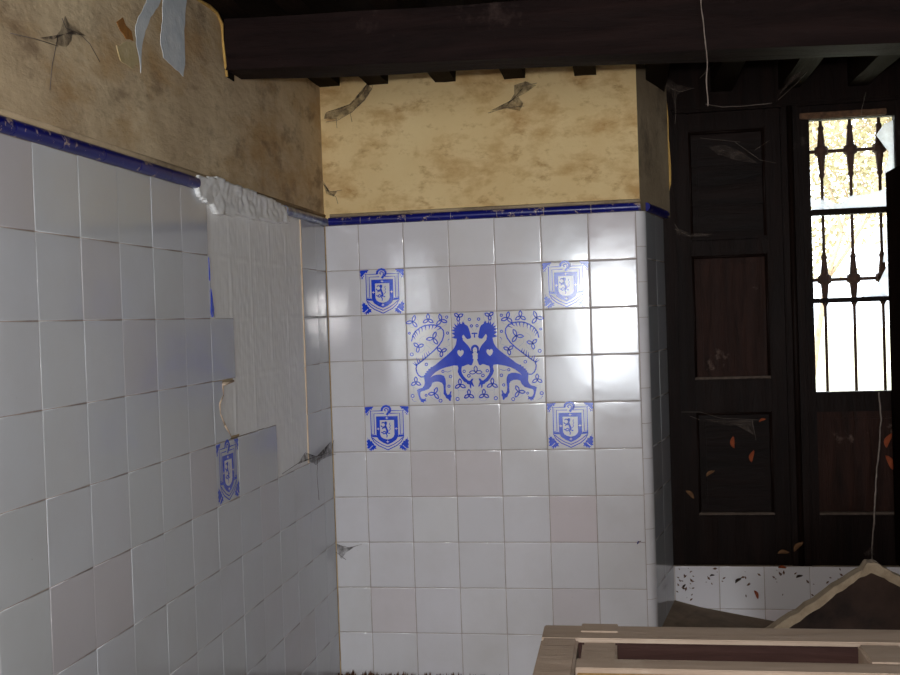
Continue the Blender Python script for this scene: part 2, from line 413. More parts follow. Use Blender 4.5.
# rest of tile (5,3) as it is chipped: cover by sheet above; paint patches of left wall top
def patch(name, pts, mat, label, h=.001, ext=0.0025):
    mb = MB(); base = [PX(u, v) for u, v in pts]; P = []
    n = len(base)
    for i in range(n):
        A, B = base[i], base[(i+1) % n]
        for q in range(4):
            t_ = q/4; p = A.lerp(B, t_); w_ = mn.noise(p*60)*.004; P.append(Vector((h, p.y+w_, p.z+mn.noise(p*50+Vector((5, 5, 5)))*.004)))
    mb.prism([Vector((-.001, p.y, p.z)) for p in P], Vector((h+.001, 0, 0)))
    o = mb.build(name, mat, wall_left); tag(o, label); return o
patch('peeled_patch', [(150, -30), (146, 2), (140, 14), (135, 25), (136, 42), (139, 60), (141, 74), (141, 50), (144, 36), (150, 18), (160, 2), (166, -30)], M['pale_layer'], 'pale blue paint layer bared by peeling')
patch('peeled_patch', [(164, -30), (162, 20), (160, 40), (163, 58), (170, 64), (176, 70), (183, 77), (185, 60), (184, 30), (186, 2), (190, -30)], M['pale_layer'], 'pale blue paint layer bared by peeling')
patch('bare_patch', [(116, 46), (126, 42), (134, 42), (138, 62), (132, 70), (120, 60)], M['new_plaster'], 'smooth pale ochre plaster patch', .002)
patch('damp_stain', [(116, 22), (122, 18), (126, 26), (131, 32), (133, 40), (126, 39), (120, 31)], M['stain'], 'orange brown stain', .0015)
# plaster rim round the beam socket
mb = MB(); rim = [PX(u, v) for u, v in ((186, -8), (196, -1), (208, 6), (216, 13), (221, 24), (222, 40), (224, 60), (226, 77))]
mb.tube([Vector((.002, p.y, p.z)) for p in rim], [.004, .003, .005, .004, .005, .003, .004, .004], 6)
rm = mb.build('plaster_edge', M['plaster_edge'], wall_left); tag(rm, 'yellow broken plaster edge around the beam')
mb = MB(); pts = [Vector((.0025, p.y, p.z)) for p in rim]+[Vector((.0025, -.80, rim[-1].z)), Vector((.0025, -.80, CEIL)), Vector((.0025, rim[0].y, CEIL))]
mb.prism(pts, Vector((-.004, 0, 0)))  # thin dark sheet on the wall in place of the hollow's shade
sk = mb.build('socket_shade', M['boards'], wall_left); tag(sk, 'dark flat sheet for the shade of the hollow at the beam end')

# blue edging -------------------------------------------------------
def edging(name, A, B, N, mat, z0=1.4995, z1=1.5265, r=.014, pitch=.15, start=0.0, label=None):
    mb = MB(); L = (B-A).length; U = (B-A).normalized(); p = start-pitch if start > 0 else 0
    while p < L-.001:
        a0 = max(0, p)+.001; a1 = min(L, p+pitch)-.001
        if a1 > a0:
            vs = []; nq = 9
            for aa in (a0, a1):
                for q in range(nq):
                    an = math.pi*q/(nq-1); vs.append(A+U*aa+N*(.0005+r*math.sin(an)**.7)+Z_*((z0+z1)/2-(z1-z0)/2*math.cos(an)-A.z))
            mb.add(vs, [(q, q+1, nq+q+1, nq+q) for q in range(nq-1)], 0, True)
            mb.add(vs, [list(range(nq))[::-1], list(range(nq, 2*nq))], 0, False)
        p += pitch
    if name != 'trim_4': mb.box(*( (tuple(A+N*.0+Z_*(z0+.0055-A.z)), tuple(B+N*.0115+Z_*(z1-.0055-B.z))) ), 1)
    o = mb.build(name, [mat, M['grout']]); return struct(o, label)
edging('trim_1', Vector((.015, 0, 0)), Vector((1.03, 0, 0)), -Y_, M['edging'], start=.11, label='blue glazed edging on the back wall')
yb = PX(195, 180).y
edging('trim_2', Vector((0, -2.35, 0)), Vector((0, yb, 0)), X_, M['edging'], start=.07, label='chipped blue glazed edging on left wall')
edging('trim_3', Vector((0, PX(283, 210).y, 0)), Vector((0, -.0005, 0)), X_, M['edging_dusty'], pitch=.3, label='dusty blue edging piece near the corner')
edging('trim_4', Vector((1.045, .012, 0)), Vector((1.12, REC, 0)), NR, M['edging'], start=.1, label='blue edging turning into niche')
# small plaster fillet above edging
mb = MB()
mb.tube([(0.02, -.001, 1.532), (1.03, -.001, 1.532)], .006, 8); fl1 = mb.build('plaster_fillet', M['plaster_dark'], wall_back)
mb = MB(); mb.tube([(-.001, -2.35, 1.533), (-.001, 0, 1.533)], .007, 8); fl2 = mb.build('plaster_fillet', M['plaster_dark'], wall_left)

# ------------------------------------------------------------------ painted tiles
class Draw:
    """flat painted motif: coordinates (u right, v down) -> world on plane"""
    def __init__(s, mp): s.mp = mp; s.mb = {}
    def g(s, k): return s.mb.setdefault(k, MB())
    def poly(s, pts, k='blue', lv=0):
        P = [s.mp(x, y, .0006+lv*.00025) for x, y in pts]; n = len(P)
        me = s.g(k)
        from mathutils.geometry import tessellate_polygon
        tri = tessellate_polygon([P]); me.add(P, [tuple(t_) for t_ in tri])
    def stroke(s, pts, w, k='blue', lv=0, taper=False):
        n = len(pts)
        L, Rr = [], []
        for i in range(n):
            x0, y0 = pts[max(i-1, 0)]; x1, y1 = pts[min(i+1, n-1)]; dx, dy = x1-x0, y1-y0; d = math.hypot(dx, dy) or 1
            ww = w/2*(1-.85*i/(n-1) if taper else 1)
            L.append((pts[i][0]-dy/d*ww, pts[i][1]+dx/d*ww)); Rr.append((pts[i][0]+dy/d*ww, pts[i][1]-dx/d*ww))
        me = s.g(k); P = [s.mp(x, y, .0006+lv*.00025) for x, y in L+Rr]
        me.add(P, [(i, i+1, n+i+1, n+i) for i in range(n-1)])
    def ring(s, x, y, r, w, k='blue', lv=0, n=18, a0=0, a1=2*math.pi, ry=None):
        ry = ry or r
        s.stroke([(x+r*math.cos(a0+(a1-a0)*i/n), y+ry*math.sin(a0+(a1-a0)*i/n)) for i in range(n+1)], w, k, lv)
    def leaf(s, x, y, an, ln, wd, w=7):
        P = []
        for i in range(17):
            t_ = i/16; q = t_*2 if t_ <= .5 else 2-2*t_; sg = 1 if t_ <= .5 else -1
            lx, ly = q*ln, sg*wd/2*math.sin(math.pi*q)**.8 if 0 < q < 1 else 0
            P.append((x+lx*math.cos(an)-ly*math.sin(an), y+lx*math.sin(an)+ly*math.cos(an)))
        s.stroke(P, w)
    def build(s, parent, Nv, names):
        for k, m in s.mb.items():
            o = m.build(names[k][0], M[names[k][1]], parent, fix=False)
            me = o.data; bad = False
            bm = bmesh.new(); bm.from_mesh(me)
            for f_ in bm.faces:
                f_.normal_update()
                if f_.normal.dot(Nv) < 0: f_.normal_flip()
            bm.to_mesh(me); bm.free(); tag(o, names[k][2])

def crest(draw):
    D = draw
    TL = [(110, 85), (205, 82), (198, 95), (186, 100), (190, 114), (172, 116), (168, 132), (150, 134), (152, 152), (140, 158), (138, 185), (128, 168), (114, 182), (116, 155), (108, 140), (114, 120), (106, 104)]
    BL = [(128, 415), (136, 445), (150, 440), (158, 462), (176, 460), (182, 482), (196, 490), (200, 508), (226, 514), (214, 528), (226, 548), (200, 544), (186, 566), (176, 552), (160, 578), (155, 556), (134, 562), (138, 544), (116, 538), (128, 520), (116, 500), (126, 484), (114, 460), (128, 450)]
    D.poly(TL); D.poly([(706-x, y) for x, y in TL]); D.poly(BL); D.poly([(706-x, y) for x, y in BL])
    for s_ in (0, 1):
        f_ = (lambda p: (706-p[0], p[1])) if s_ else (lambda p: p)
        D.stroke([f_(p) for p in ((118, 168), (175, 108))], 6, 'white', 1)
        D.stroke([f_(p) for p in ((120, 570), (185, 510))], 7, 'white', 1)
        D.stroke([f_(p) for p in ((305, 130), (172, 130), (172, 420), (200, 470), (250, 512), (353, 560))], 10)
        D.stroke([f_(p) for p in ((322, 160), (208, 160), (208, 386), (172, 388))], 9)
        D.stroke([f_(p) for p in ((190, 150), (190, 388))], 3, 'faint')
        D.poly([f_(p) for p in ((174, 395), (225, 393), (236, 420), (180, 416))])
        D.stroke([f_(p) for p in ((182, 424), (225, 462), (285, 500), (353, 528))], 9)
    D.poly([(230, 190), (474, 190), (474, 410), (450, 450), (405, 480), (353, 502), (300, 480), (256, 450), (230, 410)])
    D.poly([(272, 232), (432, 232), (432, 392), (420, 418), (395, 436), (353, 446), (312, 436), (284, 418), (272, 392)], 'white', 1)
    for cx, cy in ((351, 210), (251, 328), (454, 328), (353, 470)):
        D.poly([(cx-20, cy), (cx-4, cy-5), (cx, cy-18), (cx+4, cy-5), (cx+20, cy), (cx+4, cy+5), (cx, cy+18), (cx-4, cy+5)], 'white', 1)
    # small rampant beast in the shield
    D.poly([(330, 246), (352, 250), (352, 274), (344, 290), (352, 320), (366, 350), (362, 372), (348, 384), (356, 402), (350, 424), (340, 424), (344, 404), (334, 386), (344, 362), (334, 330), (326, 300), (328, 280), (318, 262)], 'blue', 2)
    for st in (((334, 268), (306, 256), (292, 268)), ((334, 296), (308, 312), (288, 300), (284, 290)), ((330, 316), (306, 318), (298, 330)), ((346, 366), (316, 356), (296, 372), (284, 362)), ((338, 374), (312, 384), (302, 372)), ((362, 380), (382, 378))): D.stroke(st, 12, 'blue', 2)
    D.stroke([(386, 262), (380, 280), (390, 296), (380, 312), (388, 330), (372, 350)], 7, 'blue', 2)
    # crozier scroll on top
    D.stroke([(298, 128), (302, 104), (322, 84), (350, 78), (380, 88), (394, 112), (388, 140), (366, 156), (350, 178)], 25)
    D.stroke([(366, 140), (370, 118), (356, 106), (336, 108), (328, 122), (342, 134)], 13)
    D.poly([(392, 118), (408, 130), (390, 136)])

def make_crest(mp, U, V, N, O, name, label, mat, cell_tint=(1, 1, 1)):
    root = thing(name, label, 'tile', 'crested tiles', tuple(O+U*S/2))
    mb = MB(); tile(mb, O, U, V, N, S, S, random.Random(2), (.99, .99, 1), tilt=.0002); bed(mb, O, U, V, N, S, S)
    o = mb.build('glazed_tile', [mat, M['grout']], root); 
    D = Draw(mp); crest(D); D.build(root, N, {'blue': ('crest', 'blue_paint', 'blue painted shield with small rampant beast'), 'white': ('crest_highlight', 'white_paint', 'white details in the shield'), 'faint': ('fine_line', 'blue_faint', 'thin pale blue line')})
    inv = Matrix.Translation(-root.location)
    for ch in root.children: ch.data.transform(inv)
    return root
labs = {(0, 1): 'upper left crested tile on back wall, near the corner', (4, 1): 'upper right crested tile on back wall, half in glare',
        (0, 4): 'lower left crested tile on back wall, below beasts panel', (4, 4): 'lower right crested tile on back wall, below beasts panel'}
for (i, j) in CREST:
    O = Vector((OFF+i*S, 0, TOP-(j+1)*S))
    mp = lambda x, y, h, O=O: Vector((O.x+(x-103)/500*S, -h, O.z+S-(y-78)/500*S))
    make_crest(mp, X_, Z_, -Y_, O, 'crested_tile', labs[(i, j)], M['tile_back'])
O = Vector((0, ky(5), TOP-5*S))
make_crest(lambda x, y, h, O=O: Vector((h, O.y+(x-103)/500*S, O.z+S-(y-78)/500*S)), Y_, Z_, X_, O, 'crested_tile', 'single crested tile on left wall, under the fallen tile patch', M['tile_left'])
# broken sliver of another crest tile at the left edge of the gap
mb = MB(); sl = [(E5+.003, 1.349), (E5+.008, 1.30), (E5+.020, 1.24), (E5+.032, 1.202), (E5+.003, 1.202)]
mb.prism([Vector((-TH, y, z)) for y, z in sl], Vector((TH-.0012, 0, 0)), 0)
bl = [[(E5+.003, 1.345), (E5+.006, 1.31), (E5+.006, 1.29), (E5+.003, 1.29)], [(E5+.010, 1.27), (E5+.017, 1.25), (E5+.024, 1.222), (E5+.02, 1.206), (E5+.010, 1.203), (E5+.004, 1.215), (E5+.008, 1.24)]]
shard = mb.build('tile_shard', M['tile_left'], wall_left); tag(shard, 'broken tile sliver')
mb = MB()
for q in bl: mb.prism([Vector((-.0012, y, z)) for y, z in q], Vector((.0016, 0, 0)))
sb = mb.build('painted_fragment', M['blue_paint'], shard); tag(sb, 'blue painted scrap')

# beasts panel: six tiles, mirrored beasts
panel = thing('painted_tile_panel', 'six tile panel of two facing blue beasts on back wall', 'tile panel', None, (OFF+2.5*S, 0, TOP-4*S))
P0 = Vector((OFF+S, 0, TOP-2*S))       # top-left
for r_ in range(2):
    for c_ in range(3):
        mb = MB(); O = P0+X_*(c_*S)-Z_*((r_+1)*S); tile(mb, O, X_, Z_, -Y_, S, S, random.Random(r_*3+c_), (1, 1, 1), tilt=.0008); bed(mb, O, X_, Z_, -Y_, S, S)
        mb.build('glazed_tile', [M['tile_back'], M['grout']], panel)
def uv(x, yc, flip):
    top = 73-.0205*x; bot = 1163-.0235*x; v = (yc-top)/(bot-top)*2
    left = 38+.0205*yc; u = (x-left)/(525+.008*yc)
    return (3-u if flip else u), v
def beast(D):
    d = 509
    body = [(712, 165), (722, 200), (755, 220), (768, 245), (782, 290), (797, 355), (785, 372), (752, 378), (732, 358), (714, 330), (703, 325), (694, 345), (702, 370), (700, 385), (725, 415), (760, 450), (785, 488), (798, 525), (812, 560), (828, 600), (822, 100+d+30), (808, 172+d), (790, 178+d), (765, 165+d), (740, 172+d), (720, 182+d), (690, 190+d),
            (684, 230+d), (690, 268+d), (706, 298+d), (735, 332+d), (765, 356+d), (785, 358+d), (803, 333+d), (824, 334+d), (810, 368+d), (834, 430+d), (816, 424+d), (802, 402+d), (797, 452+d), (784, 438+d), (778, 404+d), (750, 396+d), (742, 380+d), (718, 372+d), (690, 340+d), (655, 290+d), (640, 250+d), (648, 205+d), (640, 180+d),
            (595, 177+d), (555, 187+d), (500, 200+d), (440, 222+d), (390, 250+d), (350, 285+d), (322, 318+d), (350, 298+d), (395, 285+d), (440, 284+d), (480, 300+d), (497, 335+d), (503, 390+d), (498, 450+d), (505, 498+d), (520, 525+d), (540, 518+d), (553, 485+d), (568, 480+d), (560, 520+d), (572, 540+d), (560, 560+d), (558, 596+d), (545, 598+d), (530, 575+d), (505, 565+d), (490, 532+d), (474, 512+d), (476, 460+d), (472, 410+d), (455, 382+d), (420, 369+d), (380, 369+d), (345, 380+d), (330, 420+d), (300, 455+d), (250, 475+d), (210, 486+d), (199, 502+d), (201, 540+d), (216, 570+d), (245, 576+d), (270, 560+d), (262, 585+d), (272, 605+d), (246, 600+d), (236, 623+d), (222, 608+d), (205, 612+d), (204, 595+d), (190, 580+d), (178, 540+d), (165, 492+d), (160, 466+d), (190, 450+d), (225, 440+d), (246, 415+d), (255, 380+d), (248, 330+d), (245, 292+d),
            (264, 282+d), (256, 268+d), (278, 260+d), (270, 246+d), (296, 236+d), (296, 218+d), (322, 212+d), (322, 196+d), (345, 192+d), (380, 170+d), (420, 135+d), (465, 98+d), (520, 560), (570, 515), (600, 480), (620, 440), (628, 400), (630, 372), (606, 368), (574, 356), (610, 336), (574, 306), (610, 292), (566, 268), (606, 260), (578, 230), (618, 238), (598, 188), (636, 220), (640, 172), (656, 205), (662, 155), (674, 195), (690, 196), (700, 165), (708, 185)]
    tail = [(245, 310+d), (210, 312+d), (180, 290+d), (160, 252+d), (153, 210+d), (165, 168+d), (200, 140+d), (250, 100+d), (300, 565), (370, 505), (430, 440), (465, 385), (482, 320), (475, 270), (440, 230), (380, 207), (320, 203), (260, 212), (200, 240), (150, 280), (118, 330), (105, 400)]
    fr = [((120, 330), (150, 378)), ((135, 300), (160, 350)), ((152, 280), (180, 332)), ((190, 255), (200, 312)), ((225, 232), (230, 288)), ((265, 215), (272, 270)), ((315, 212), (308, 262)), ((355, 212), (340, 258)), ((400, 222), (365, 252)), ((445, 242), (395, 270)), ((160, 180+d), (112, 145+d)), ((165, 172+d), (130, 130+d)), ((180, 158+d), (158, 82+d)), ((205, 142+d), (178, 92+d)), ((235, 118+d), (230, 50+d)), ((262, 98+d), (250, 25+d)), ((292, 575), (270, 525)), ((310, 560), (296, 512))]
    cl = [((120, 165), .9, 78), ((300, 142), -1.57, 66), ((450, 152), -2.0+.2, 72), ((652, 110), -2.6+.1, 55), ((358, 365), .95, 82), ((182, 462), 1.75, 66), ((455, 520), 1.7, 62), ((150, 375+d), -1.57, 62), ((368, 508+d), 3.05, 74), ((668, 405+d), -1.6, 68), ((772, 525+d), -1.57, 62)]
    rg = [(80, 300, 13), (105, 553, 21), (525, 303, 16), (516, 115, 16), (777, 146, 17), (800, 222, 16), (275, 163+d, 18), (468, 247+d, 16), (557, 308+d, 18), (538, 422+d, 16), (108, 538+d, 21), (268, 530+d, 14), (438, 593+d, 21), (638, 573+d, 22), (716, 247+d, 17), (770, 300+d, 19)]
    for flip in (False, True):
        q = lambda x, y: uv(x, y, flip)
        tr = lambda L: [q(x, y) for x, y in L]
        E = Draw(lambda x, y, h: Vector((P0.x+x*S, -h, P0.z-y*S)))
        E.mb = D.mb
        E.poly(tr(body)); E.stroke(tr(tail), 15/526)
        for A, B in fr: E.stroke(tr([A, ((A[0]+B[0])/2+3, (A[1]+B[1])/2), B]), 17/526, taper=True)
        for (x, y), an, ln in cl:
            cx, cy = q(x, y); k = -1 if flip else 1
            for da in (0, 2.1, -2.1):
                aa = an+da; vx, vy = math.cos(aa)*k, math.sin(aa)
                E.leaf(cx, cy, math.atan2(vy, vx), ln/526, .062, .026)
            E.ring(cx+k*.02, cy+.02, .115, .0035, 'faint')
        for x, y, r in rg: cx, cy = q(x, y); E.ring(cx, cy, r/526*.82, .019)
        E.poly(tr([(675, 585), (650, 565), (636, 535), (642, 510), (660, 503), (674, 518), (690, 503), (708, 512), (712, 535), (700, 562)]), 'white', 1)
        E.stroke(tr([(545, 372), (530, 385), (528, 410)]), .018, taper=True)
        E.stroke(tr([(694, 362), (712, 352), (726, 372), (748, 392)]), .013, 'white', 1)
        E.stroke(tr([(490, 245+d), (525, 255+d), (568, 238+d)]), .010)
        E.stroke(tr([(98, 570+d), (115, 595+d), (160, 612+d)]), .012, taper=True)
        for L in (((200, 400), (200, 370), (225, 345), (260, 335)), ((270, 400), (285, 450), (340, 495)), ((540, 410), (550, 455)), ((800, 240), (828, 290)), ((120, 430+d), (125, 500+d)), ((640, 440+d), (655, 500+d), (650, 540+d)), ((470, 480), (540, 450)), ((715, 365), (735, 385))):
            E.stroke(tr(L), .004, 'faint')
    E = Draw(lambda x, y, h: Vector((P0.x+x*S, -h, P0.z-y*S))); E.mb = D.mb
    cx = 1.5
    E.poly([(cx-.075, .47), (cx-.05, .455), (cx, .45), (cx+.05, .455), (cx+.075, .47), (cx+.045, .485), (cx+.012, .48), (cx+.014, .56), (cx-.014, .56), (cx-.012, .48), (cx-.045, .485)])
    el = lambda x, y, a_, b_: [(x+a_*math.cos(t_*math.pi/10), y+b_*math.sin(t_*math.pi/10)) for t_ in range(20)]
    E.poly(el(cx, .80, .088, .088)); E.poly(el(cx-.065, .87, .03, .04)); E.poly(el(cx+.065, .87, .03, .04)); E.poly(el(cx, .83, .046, .066), 'white', 1)
    E.poly([(cx-.05, .95), (cx-.02, .92), (cx+.02, .92), (cx+.05, .95), (cx+.055, 1.02), (cx-.055, 1.02)], 'white', 1)
    E.stroke([(cx-.03, .81), (cx-.01, .81)], .008, 'blue', 2); E.stroke([(cx+.01, .81), (cx+.03, .81)], .008, 'blue', 2); E.stroke([(cx-.012, .865), (cx+.012, .865)], .008, 'blue', 2)
    for an in (-1.57, .0, 3.14): E.leaf(cx, 1.31, an, .14, .07, .020)
    E.ring(cx, 1.33, .13, .0035, 'faint')
D = Draw(None); beast(D)
D.build(panel, -Y_, {'blue': ('beast_painting', 'blue_paint', 'two mirrored blue beasts among clover sprigs and rings'), 'white': ('painting_highlight', 'white_paint', 'white hearts and face between the beasts'), 'faint': ('fine_line', 'blue_faint', 'thin pale blue curls')})
inv = Matrix.Translation(-Vector(panel.location))
for ch in panel.children: ch.data.transform(inv)

# ------------------------------------------------------------------ room shell
mb = MB(); mb.box((-.4, -7.2, -.1), (3.6, .9, 0)); struct(mb.build('floor', M['floor']))
mb = MB()
for q in range(30): mb.box((-.4, -7.2+q*.27, CEIL), (3.6, -7.2+q*.27+.266, CEIL+.03))
mb.box((-.4, -7.2, CEIL+.03), (3.6, .9, CEIL+.08)); struct(mb.build('ceiling', M['boards']))
mb = MB(); mb.box((3.2, -7.2, 0), (3.6, .9, CEIL)); struct(mb.build('wall_right', M['room_wall']))
mb = MB(); mb.box((-.4, -7.2, 0), (.1, -7.0, CEIL)); mb.box((1.25, -7.2, 0), (3.2, -7.0, CEIL)); mb.box((.1, -7.2, 1.95), (1.25, -7.0, CEIL)); struct(mb.build('wall_rear', M['room_wall']))

# niche wall: tiled dado, dark lintel, wall right of the window
wx0, wx1 = 1.112, 1.115
ZS = .297
mb = MB(); mb.box((1.09, REC+TH, 0), (3.2, .62, ZS-.003)); wall_niche = struct(mb.build('wall_niche', M['plaster_dark']), 'tiled wall under the wooden window')
mb = MB(); rng = random.Random(12); xj = PY(720, 600, REC).x; gx = (PY(765, 600, REC).x-xj)
i = -3
while xj+i*gx < 3.0:
    x0 = max(1.1, xj+i*gx); x1 = xj+(i+1)*gx
    if x1 > 1.11:
        for (z0, z1) in ((.1495, ZS), (0, .1495)):
            O = Vector((x0, REC, z0)); tile(mb, O, X_, Z_, -Y_, x1-x0, z1-z0, rng, tinted(rng)); bed(mb, O, X_, Z_, -Y_, x1-x0, z1-z0)
    i += 1
tag(mb.build('tile_facing', [M['tile_back'], M['grout']], wall_niche), 'white tiles with dirt specks')
mb = MB(); rr = random.Random(21)
for q in range(70):
    x = 1.12+rr.random()*.75; z = ZS-.004-abs(rr.gauss(0, .05)) if rr.random() < .7 else .16+rr.random()*.12; s_ = rr.uniform(.0012, .005); an = rr.random()*3
    if q < 16: x = 1.118+rr.random()*.06; z = .18+rr.random()*.11
    dx, dz = math.cos(an)*s_*1.8, math.sin(an)*s_*1.8
    mb.prism([Vector((x-dx, REC-.0012, z-dz)), Vector((x+dz*.4, REC-.0012, z-dx*.4)), Vector((x+dx, REC-.0012, z+dz)), Vector((x-dz*.5, REC-.0012, z+dx*.5))], Vector((0, .0016, 0)))
o = mb.build('dirt_speck', M['debris'], wall_niche); tag(o, 'dark dirt flecks', kind='stuff')
mb = MB(); pa = PY(668, 603, REC-.004); pb = PY(778, 623, REC-.004)
pts = [Vector((1.10, .02, 0)), Vector((2.6, .02, 0)), Vector((2.6, REC-.001, 0)), Vector((1.112, REC-.001, 0))]
mb.add([(1.047, .04, 0), (2.6, .04, 0), (2.6, REC-.001, 0), (1.10, REC-.001, 0), (1.047, .04, .150), (2.6, .04, .02), (2.6, REC-.001, .03), (1.10, REC-.001, .182), (1.16, .04, .142), (1.20, REC-.001, .155), (1.45, REC-.001, .108), (1.45, .04, .105)],
       [(3, 2, 1, 0), (4, 8, 9, 7), (8, 11, 10, 9), (11, 5, 6, 10), (0, 1, 5, 11, 8, 4), (1, 2, 6, 5), (2, 3, 7, 9, 10, 6), (3, 0, 4, 7)])
struct(mb.build('trim_5', M['ledge']), 'dusty sloping ledge in the niche')

# ------------------------------------------------------------------ wooden window
FY = REC+.012
def brect(mb, u0, v0, u1, v1, y, d, mi=0, bev=.002, xs=None, zs=None):
    p = PY((u0+u1)/2, v0, y); q = PY((u0+u1)/2, v1, y); l = PY(u0, (v0+v1)/2, y); r_ = PY(u1, (v0+v1)/2, y)
    x0, x1 = xs or (l.x, r_.x); z0, z1 = zs or (q.z, p.z)
    mb.box((x0, y, z0), (x1, y+d, z1), mi, bev)
    return x0, x1, z0, z1
win = bpy.data.objects.new('window_1', None); COL.objects.link(win); win.location = (1.5, REC+.05, ZS); struct(win, 'tall dark panelled wooden window with one glazed leaf')
def wx(u, v=340, y=FY): return PY(u, v, y).x
def wz(v, u=790, y=FY): return PY(u, v, y).z
XL0, XL1 = 1.10, wx(700)            # left jamb
XM0, XM1 = wx(783), wx(811)       # meeting stiles
XG1 = wx(895); XR = 2.06
ZB, ZT = ZS, 1.872
WP = []
mb = MB()
mb.box((1.08, FY, ZB), (wx(679), FY+.11, ZT), 0, .003); mb.box((1.08, FY, ZT), (3.2, FY+.28, CEIL), 0, .003); mb.box((XR, FY, ZB), (3.2, FY+.28, ZT), 0, .003)
mb.box((wx(679), FY+.004, wz(106)), (XR, FY+.11, ZT), 0, .003)
mb.build('window_frame', M['frame_wood'], win)
def leaf(x0, x1, z0, z1, stile, rails, y, name, mats):
    """framed leaf: stiles + rails given as z spans"""
    mb = MB(); mb.box((x0, y, z0), (x0+stile, y+.04, z1), 0, .003); mb.box((x1-stile, y, z0), (x1, y+.04, z1), 0, .003)
    for a_, b_ in rails: mb.box((x0+stile-.001, y+.001, a_), (x1-stile+.001, y+.04, b_), 0, .003)
    return mb.build(name, mats, win)
y1 = FY+.02
zr = [wz(v) for v in (568, 516, 412, 378, 252, 236, 125, 106)]
L = leaf(wx(679), XM0+.012, zr[0], zr[7], .052, [(zr[0], zr[1]), (zr[2], zr[3]), (zr[4], zr[5]), (zr[6], zr[7])], y1, 'panelled_leaf', M['frame_wood'])
tag(L, 'left leaf with three closed panels')
lx0, lx1 = wx(679)+.05, XM0-.038
def panel_(x0, x1, z0, z1, mat, label, par, ledge=True):
    mb = MB(); mb.box((x0, y1+.022, z0-.004), (x1, y1+.034, z1+.004)); mb.box((x0+.028, y1+.014, z0+.026), (x1-.028, y1+.024, z1-.026), 0, .006)
    o = mb.build('panel', mat, par); tag(o, label)
    mb = MB(); mb.tube([(x0, y1+.012, z1-.004), (x1, y1+.012, z1-.004)], .006, 6); mb.tube([(x0+.005, y1+.012, z0), (x0+.005, y1+.012, z1)], .006, 6); mb.tube([(x1-.005, y1+.012, z0), (x1-.005, y1+.012, z1)], .006, 6); mb.build('moulding', M['frame_wood'], par)
    mb = MB(); mb.box((x0+.002, y1+.002, z0-.002), (x1-.002, y1+.02, z0+.008), 0, .002); o = mb.build('moulding', M['dust_ledge'] if ledge else M['frame_wood'], par); tag(o, 'dust covered bottom moulding' if ledge else None)
    return o
panel_(lx0, lx1, zr[1], zr[2], M['panel_wood'], 'dark lower panel', L)
panel_(lx0, lx1, zr[3], zr[4], M['panel_worn'], 'scratched middle panel with flaking paint', L, True)
panel_(lx0, lx1, zr[5], zr[6], M['panel_wood'], 'dark upper panel of horizontal boards', L, False)
mb = MB()
for v in (160, 200): z_ = wz(v); mb.box((lx0+.004, y1+.008, z_-.003), (lx1-.004, y1+.02, z_+.003), 0, .001)
mb.build('moulding', M['panel_wood'], L)
# meeting stile
mb = MB(); mb.box((XM0+.012, y1-.014, zr[0]), (XM1-.014, y1+.045, zr[7]), 0, .004); mb.tube([((XM0+XM1)/2-.004, y1-.016, zr[0]), ((XM0+XM1)/2-.004, y1-.016, zr[7])], .010, 8)
tag(mb.build('meeting_stile', M['frame_wood'], win), 'rounded post between the two leaves')
# glazed leaf
G = MB(); gz = [wz(v, 855) for v in (568, 516, 412, 392, 302, 297, 213, 207, 118, 106)]; gz[8] += .006; gz[9] = ZT+.006
gx0, gx1 = XM1-.014, XR
G.box((gx0, y1, gz[0]), ((wx(813)+.010), y1+.04, gz[9]), 0, .003); G.box(((wx(897)+.016), y1, gz[0]), (gx1, y1+.04, gz[9]), 0, .003)
for a_, b_ in ((gz[0], gz[1]), (gz[2], gz[3]), (gz[8], gz[9])): G.box(((wx(812)+.010), y1+.001, a_), ((wx(898)+.016), y1+.04, b_), 0, .003)
GL = G.build('glazed_leaf', M['frame_wood'], win); tag(GL, 'right leaf, glazed above a small panel')
for a_, b_ in ((gz[4], gz[5]), (gz[6], gz[7])):
    mb = MB(); mb.box(((wx(812)+.010), y1+.008, a_), ((wx(898)+.016), y1+.034, b_), 0, .002); mb.build('glazing_bar', M['frame_wood'], GL)
mb = MB(); q0, q1 = (wx(813)+.010)+.001, (wx(897)+.016)-.001
mb.box((q0, y1+.022, gz[1]-.004), (q1, y1+.034, gz[2]+.004)); mb.box((q0+.03, y1+.014, gz[1]+.026), (q1-.03, y1+.024, gz[2]-.02), 0, .006); tag(mb.build('panel', M['panel_worn'], GL), 'scratched panel below the glass')
mb = MB(); mb.box((q0, y1+.002, gz[1]-.002), (q1, y1+.02, gz[1]+.008), 0, .002); tag(mb.build('moulding', M['dust_ledge'], GL), 'dust covered bottom moulding')
mb = MB(); mb.box((wx(806), y1-.016, wz(116, 850)), (wx(893), y1+.006, wz(110, 850)), 0, .002); tag(mb.build('moulding', M['lintel_dust'], GL), 'dusty brown top moulding')
# broken glass still in the leaf
yg = y1+.02
shards = [([(876, 135), (884, 124), (898, 118), (899, 172), (897, 200), (884, 178), (889, 152)], 'white hazy glass shard at the top right'),
          ([(812, 207), (815, 198), (840, 204), (850, 196), (868, 194), (888, 188), (897, 190), (897, 211), (812, 211)], 'low white glass remnant over the bar'),
          ([(860, 298), (878, 284), (889, 262), (897, 240), (897, 299)], 'pale curved glass shard above lower bar'),
          ([(883, 262), (886, 240), (884, 226), (890, 214), (897, 214), (897, 245), (890, 262)], 'small pale shard in middle light')]
for pts, lab in shards:
    mb = MB(); mb.prism([PY(u, v, yg) for u, v in pts], Vector((0, .003, 0))); tag(mb.build('glass_shard', M['dirty_glass'], GL), lab)

def rebase(root):
    inv = Matrix.Translation(-Vector(root.location))
    for ch in root.children_recursive: ch.data.transform(inv)
rebase(win)
